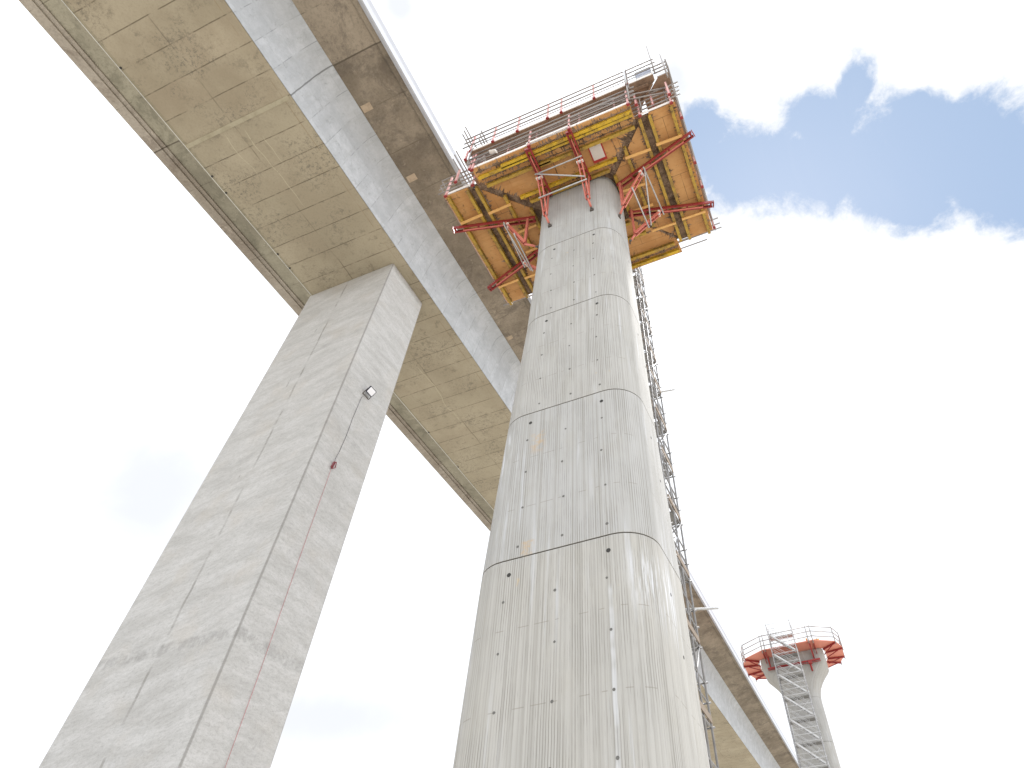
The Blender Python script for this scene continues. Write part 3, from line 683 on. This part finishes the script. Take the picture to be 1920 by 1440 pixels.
for z in (27.0, 27.45, 27.9):
    rail((.12,7.80,z), (.72,7.80,z)); rail((-8.2,7.0,z), (-8.2,9.6,z)); rail((-7.55,7.3,z-.35), (-7.55,9.3,z-.35))
    rail((-8.75,7.45,z-1.1), (-8.75,9.2,z-1.1)); rail((.74,7.7,z), (.74,14.4,z))
for x in (-6.26,-4.83,-3.98,-2.6): post(x, 8.2, 24.85, ZU-.1, mat='pink')
for x, y, z0, z1 in ((.18,7.56,26.3,30.2),(.60,7.74,25.7,28.9),(-.95,7.62,25.9,28.35),(-.72,8.25,24.9,27.6),(.3,8.4,25.0,27.4),(-1.02,7.6,24.6,27.0),(-8.02,7.6,24.9,27.2)):
    rail((x,y,z0),(x+.02,y-.03,z1), .032, 'tube', 'standard_tube')
for x in (-.02,.02): rail((-1.0+x,7.5,26.2),(-1.0+x,7.5,27.9),.025,'galv','standard_tube')
for z in (25.35, 25.9): rail((-2.2,7.66,z+.1), (.55,8.2,z+.1))
post(-.25, 8.3, 25.0, 26.3); post(-.85, 8.0, 24.9, 26.2); post(.45, 8.05, 24.7, 26.2)
post(mx(-.2), 8.0, 24.7, 26.0); post(mx(-1.0), 7.75, 24.7, 26.1); post(mx(-.75), 7.6, 25.6, 26.5)

# loose things lying on the platform
q = MB()
for k in range(7):
    a = (-8.95+.12*k, 8.55+.03*math.sin(k*2.1), 24.9+.05*math.sin(k*1.7)); q.tube(a, (a[0]+.14, a[1]+.05*math.cos(k), 24.93+.05*math.sin(k*1.7+1)), .085+.03*math.sin(k*1.3), 9)
q.solo('tarpaulin_roll', M['tarp'], (-8.5, 8.55, 24.8), 'dark blue rolled tarpaulin lying at the left end of the orange platform', 'tarpaulin')
q = MB(); G = [[q.bm.verts.new((-8.3+.11*i, 7.72+.05*math.sin(i*1.9+j)+.10*j, 25.75+.1*math.sin(i*.8)+.07*math.sin(j*2+i)-.22*abs(j-1.5)+.02*i)) for j in range(4)] for i in range(9)]
for i in range(8):
    for j in range(3): q.bm.faces.new((G[i][j], G[i+1][j], G[i+1][j+1], G[i][j+1])).smooth = True
bmesh.ops.solidify(q.bm, geom=q.bm.faces[:], thickness=.02)
q.solo('plastic_sheet', M['sheet'], (-7.9, 7.9, 25.4), 'crumpled white plastic sheet hung over rails at the platform left corner', 'sheet')
cr = thing('tool_crate', (-.28, 7.75, ZU+.05), 'blue-grey tool crate standing by the tall pole on the platform', 'crate')
q = MB(); q.box(-.58,.05,7.62,7.95,ZU+.2,ZU+.95); bd = q.build('crate_body', M['crate'], cr)
q = MB()
for z in (ZU+.18, ZU+.96): q.box(-.6,.07,7.6,7.97,z-.02,z+.02)
for x in (-.59,.06): q.box(x-.015,x+.015,7.6,7.64,ZU+.05,ZU+.94)
q.build('crate_frame', M['galv'], cr)
q = MB(); q.bar((-7.05,7.62,25.35),(-6.75,7.66,25.28),.16,.03); q.bar((-6.78,7.62,25.22),(-6.68,7.64,25.05),.1,.03)
q.solo('loose_board', M['white'], (-6.9,7.64,25.05), 'short white board end caught behind the front lower rails', 'board')

# ------------------------------------------------------------------ scaffold stair tower (built once, copied)
LIFT, NL = 2.0, 16
def make_tower(loc):
    X0, Y0, Z0 = loc
    W, D = 2.4, 1.5
    t = thing('stair_tower', loc, 'galvanised scaffold stair tower climbing the back of the round-cornered pier', 'scaffold tower', 'scaffold stair towers')
    for x in (0, W):
        for y in (0, D*.5, D):
            q = MB(); q.tube((X0+x,Y0+y,Z0+.03), (X0+x,Y0+y,Z0+NL*LIFT+(1.1 if y != D*.5 else .1)), .03)
            q.bar((X0+x,Y0+y,Z0),(X0+x,Y0+y,Z0+.03),.15,.15)
            q.build('standard', M['tgalv'], t)
    for k in range(1, NL+1):
        z = Z0+k*LIFT
        q = MB()
        for dz in (-.08, .5, 1.0):
            for y in (0, D): q.tube((X0-.08,Y0+y,z+dz),(X0+W+.08,Y0+y,z+dz),.024,6)
        for dz in (-.08, .5, 1.0):
            for x in (0, W): q.tube((X0+x,Y0-.08,z+dz),(X0+x,Y0+D+.08,z+dz),.024,6)
        q.build('ledger_frame', M['tgalv'], t)
        q = MB()
        for i in range(4): q.box(X0+.06+i*.58, X0+.06+i*.58+.54, Y0+D*.52, Y0+D-.03, z-.05, z)
        lo = q.build('landing', M['landing'], t)
        q = MB(); q.box(X0+.04, X0+W-.04, Y0+D-.028, Y0+D-.005, z, z+.15); q.box(X0+W+.03, X0+W+.055, Y0+.1, Y0+D-.1, z-.02, z+.16); q.build('toe_board', M['wood'], lo)
        q = MB()
        a = Vector((X0+.12, Y0+.1, z)); b_ = Vector((X0+W-.12, Y0+.1, z-LIFT+.05)); o = Vector((0,.55,0))
        q.bar(a, b_, .045, .14); q.bar(a+o, b_+o, .045, .14)
        for i in range(9):
            p = a.lerp(b_, (i+.5)/9); q.box(p.x-.13, p.x+.13, p.y+.03, p.y+.52, p.z-.02, p.z+.01)
        fl_ = q.build('stair_flight', M['galv'], t)
        q = MB(); up = Vector((0,0,1.0))
        for o_ in (Vector(), o): q.tube(a+up+o_, b_+up+o_, .02, 6); q.tube(a+up*.5+o_, b_+up*.5+o_, .02, 6)
        q.build('handrail', M['galv'], fl_)
        q = MB(); s = k % 2
        q.tube((X0+W, Y0+(0 if s else D), z-LIFT), (X0+W, Y0+(D if s else 0), z), .022, 6)
        q.tube((X0+(0 if s else W), Y0+D+.04, z-LIFT), (X0+(W if s else 0), Y0+D+.04, z), .022, 6)
        q.build('diagonal_brace', M['tgalv'], t)
    return t
tw = make_tower((-5.72, 14.9, GROUND))
def copy_tree(o, parent=None):
    c_ = o.copy(); COL.objects.link(c_)
    if parent: c_.parent = parent
    for ch in list(o.children): copy_tree(ch, c_)
    return c_
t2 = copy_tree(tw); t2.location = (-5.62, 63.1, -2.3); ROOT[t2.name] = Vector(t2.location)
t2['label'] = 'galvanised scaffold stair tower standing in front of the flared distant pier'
for o_ in t2.children_recursive:            # stronger light put into the colour: paler zinc on the distant tower
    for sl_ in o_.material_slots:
        if sl_.material in (M['wood'], M['galv']) or o_.name.startswith(('ledger', 'diagonal')): sl_.link = 'OBJECT'; sl_.material = M['lit_galv']
# extra pieces of the nearer tower only
for a, b_ in (((-4.6,16.45,18.3),(-2.75,16.45,18.0)), ((-4.8,16.45,9.15),(-2.62,16.45,8.75))):
    q = MB(); q.tube(a, b_, .035); q.build('tie_tube', M['galv'], tw)
for k, h in ((5,.3),(7,.45),(8,.25),(9,.5),(10,.3),(11,.5),(12,.55)):
    z = GROUND+k*LIFT
    q = MB(); q.bar((-3.42,15.05,z+.3),(-3.42,15.9+.4*(k%2),z+.3),.03,h); q.build('side_board', M['wood'], tw)

# ------------------------------------------------------------------ distant flared pier and its red platform
fp = thing('bridge_pier', (-4.2, 67.5, -2.3), 'distant concrete pier with a flared head ringed by a red platform', 'bridge pier', 'new piers with rounded corners')
FDX, FDY = .28, 56.2
build_shaft(fp, FDX, FDY, False, 24.3)
prof = [(24.302,0,0),(24.9,.08,.03),(25.5,.27,.08),(26.1,.58,.16),(26.7,.98,.27),(27.2,1.35,.38),(27.5,1.5,.45),(28.5,1.52,.46)]
rings = []
for z, ex, ey in prof:
    rings.append((z, outline(-6.03+FDX-ex, -2.68+FDX+ex, 10+FDY-ey*1.2, 12.12+FDY+ey*2.6, .8-.25*min(1, ex/1.5))))
loft(rings).build('flared_head', M['rpier'], fp)
wp2 = thing('work_platform', (-4.1, 67.4, 28.3), 'distant red octagonal work platform around the flared pier head', 'work platform')
Z2 = 28.55
outer = [(-6.6,63.8),(-1.5,63.75),(.55,65.0),(1.05,66.6),(1.0,68.7),(.5,70.0),(-1.5,71.3),(-6.6,71.3),(-8.6,70.2),(-9.1,68.7),(-9.1,66.5),(-8.65,65.0)]
hx0, hx1, hy0, hy1 = -7.27-.06, -.88+.06, 65.65-.05, 69.5+.05
inner = [(-6.6,hy0+.2),(-1.5,hy0+.2),(hx1,hy0+.45),(hx1+.12,66.9),(hx1+.12,68.4),(hx1,69.2),(-1.5,hy1),(-6.6,hy1),(hx0,69.2),(hx0-.12,68.4),(hx0-.12,66.9),(hx0,hy0+.45)]
nO = len(outer)
def P2(p, z): return Vector((p[0], p[1], z))
for i in range(nO):
    j = (i+1) % nO; g = .03
    a, b_, c_, d_ = (Vector(p) for p in (outer[i], outer[j], inner[j], inner[i]))
    q = MB(); e = .008
    q.prism([a.lerp(b_, e)[:], b_.lerp(a, e)[:], c_.lerp(d_, e)[:], d_.lerp(c_, e)[:]], Z2, Z2+.06); q.build('deck_panel', M['redply'], wp2)
    m_o = a; m_i = d_
    q = MB(); q.bar(P2(m_o, Z2-.1), P2(m_i, Z2-.1), .09, .16); q.bar(P2(Vector(outer[i]).lerp(Vector(inner[i]), .3), Z2-.18), P2(m_i, Z2-.6), .06, .08)
    q.build('bracket', M['red'], wp2)
    if False:
        mm = a.lerp(b_, .5); nn = d_.lerp(c_, .5); q = MB(); q.bar(P2(mm, Z2-.1), P2(nn, Z2-.1), .08, .16); q.build('bracket', M['red'], wp2)
    q = MB(); q.tube(P2(a, Z2-.3), P2(a, Z2+1.55), .05, 6); q.build('guard_post', M['tube'], wp2)
    for h in (.45, .95, 1.45):
        q = MB(); q.tube(P2(a, Z2+h), P2(b_, Z2+h), .042, 6); q.build('guard_rail', M['tube'], wp2)
for x in (-6.3, -1.9):
    q = MB(); q.tube((x,63.75,Z2-.2),(x,63.75,Z2+1.55),.05,6); q.build('guard_post', M['tube'], wp2)
    q = MB(); q.bar((x,63.9,Z2-.12),(x,65.4,Z2-.9),.14,.2); q.bar((x,65.45,Z2),(x,65.5,Z2-1.25),.12,.1,(0,1,0)); q.build('bracket', M['red'], wp2)
q = MB(); q.bar((-6.6,65.45,27.35),(-1.35,65.4,27.35),.14,.14); q.bar((-6.6,65.5,27.2),(-1.35,65.5,27.2),.06,.06); q.build('waler_beam', M['red'], wp2)
q = MB(); q.tube((-2.4,65.3,27.3),(-2.4,65.6,26.4),.09,8); q.box(-2.55,-2.2,65.1,65.4,27.0,27.25); q.build('prop', M['red'], wp2)
for x in (-.72, -7.5):
    q = MB()
    for y in (66.6,67.1,67.7,68.3): q.box(x-.06,x+.06,y-.12,y+.12,Z2-.12,Z2-.01)
    q.build('packing_block', M['white'], wp2)
ob = thing('timber_bundle', (-1.6, 64.3, Z2+.06), 'small bundle of orange timbers on the distant red platform', 'timber')
q = MB()
for k in range(4): q.box(-2.2,-.9,64.1+.12*k,64.2+.12*k,Z2+.07+.1*(k%2),Z2+.16+.1*(k%2))
q.box(-2.15,-2.0,64.0,64.6,Z2+.28,Z2+.42)
q.build('timber_pieces', M['batten'], ob)
q = MB()
for x in (-2.0,-1.1): q.box(x-.02,x+.02,64.08,64.58,Z2+.06,Z2+.275)
q.build('strap', M['steel'], ob)

# ------------------------------------------------------------------ sky and sun
SUN_EL, SUN_AZ = math.radians(58), math.radians(12)     # azimuth from +Y towards +X: behind the viaduct
w = bpy.data.worlds.new('World'); sc.world = w; w.use_nodes = True; nt = w.node_tree; nt.nodes.clear()
class WN(NT):
    def __init__(s): s.t = nt
W = WN()
out = W.n('ShaderNodeOutputWorld'); bg = W.n('ShaderNodeBackground'); nt.links.new(bg.outputs[0], out.inputs[0])
bg.inputs['Strength'].default_value = .1
sky = W.n('ShaderNodeTexSky', sky_type='NISHITA', sun_disc=False, sun_elevation=SUN_EL, sun_rotation=SUN_AZ)
tc = W.n('ShaderNodeTexCoord'); d = tc.outputs['Generated']
def vdir(px, py): return (R_*((px-CX)/F) - U_*((py-720)/F) + F_).normalized()
def dot(v):
    x = W.n('ShaderNodeVectorMath', operation='DOT_PRODUCT'); nt.links.new(d, x.inputs[0]); x.inputs[1].default_value = v
    return x.outputs['Value']
# openings in the cloud, as patches of the sky dome (direction, half-widths in radians)
def opening(px, py, wx, wy, rot=0):
    c_ = vdir(px, py); a = (vdir(px+60*math.cos(rot), py+60*math.sin(rot))-c_); a = (a - c_*a.dot(c_)).normalized(); b_ = c_.cross(a)
    u = W.m2('DIVIDE', dot(a), wx); v = W.m2('DIVIDE', dot(b_), wy)
    rr = W.m2('SQRT', W.m2('ADD', W.m2('MULTIPLY', u, u), W.m2('MULTIPLY', v, v)))
    front = W.step(dot(c_), .2, .4)
    return W.m2('ADD', W.m2('SUBTRACT', 1.0, rr), W.m2('MULTIPLY', W.m2('SUBTRACT', front, 1.0), 9.0))
op = None
for args in ((1560,318,.20,.062,.03),(1830,300,.17,.088,.2),(1597,165,.026,.05,.15),(1400,318,.12,.062,.1),(1310,250,.05,.05,.5),(1545,225,.055,.045,0),(1735,215,.06,.036,.1),(1690,370,.10,.05,.1)):
    o = opening(*args); op = o if op is None else W.m2('MAXIMUM', op, o)
n1 = W.noise(d, 11, 9, .64, .4); n2 = W.noise(d, 34, 8, .7, .3)
op = W.m2('ADD', op, W.m2('MULTIPLY', W.m2('SUBTRACT', n1, .5), 1.3)); op = W.m2('ADD', op, W.m2('MULTIPLY', W.m2('SUBTRACT', n2, .5), .85))
mask = W.m2('MULTIPLY', W.step(op, -.16, .34), .96)
thin = None
for args in ((748,10,.035,.04),(280,920,.10,.11),(610,1345,.16,.05),(1262,150,.03,.05)):
    o = W.step(W.m2('ADD', opening(*args), W.m2('MULTIPLY', W.m2('SUBTRACT', n1, .5), .9)), -.5, .8); thin = o if thin is None else W.m2('MAXIMUM', thin, o)
streak = W.noise(W.vec(W.m2('MULTIPLY', dot(vdir(1900,150)), 26.0), W.m2('MULTIPLY', dot(vdir(1300,420)), 6.0)), 1, 7, .7, .6)
mask = W.m2('MULTIPLY', mask, W.m2('SUBTRACT', 1.0, W.m2('MULTIPLY', W.step(streak, .5, .8), .14)))
cl = W.mix(W.step(W.noise(d, 2.2, 6, .6), .3, .7), (8.3,8.7,9.2), (10.2,10.6,11.2))
blue = W.mix(.93, sky.outputs[0], (1.80,2.50,3.62))
# unseen cloud behind the camera made brighter to light the visible faces, dimmer ahead
side = W.step(dot((.5, -.85, .15)), -.55, .45)
cl = W.mix(side, W.mix(.5, cl, (2.6,2.6,2.6)), W.mix(.25, cl, (13.5,14.0,14.8)))
cl = W.mix(W.step(op, -1.0, -.05), cl, (4.9,5.0,5.15))
cl = W.mix(thin, cl, (4.42,4.55,4.75))
nt.links.new(W.mix(mask, cl, blue), bg.inputs['Color'])
sl = bpy.data.lights.new('sun', 'SUN'); sl.energy = 2.6; sl.angle = math.radians(12); sl.color = (1, .985, .965)
so = bpy.data.objects.new('sun', sl); COL.objects.link(so)
sd = Vector((math.sin(SUN_AZ)*math.cos(SUN_EL), math.cos(SUN_AZ)*math.cos(SUN_EL), math.sin(SUN_EL)))
so.rotation_euler = sd.to_track_quat('Z', 'Y').to_euler(); so.location = (0, 0, 60)
vs = sc.view_settings; vs.view_transform = 'Standard'; vs.look = 'None'; vs.exposure = 1.08; vs.gamma = 1
sc.cycles.max_bounces = 6; sc.cycles.diffuse_bounces = 4; sc.cycles.use_denoising = True
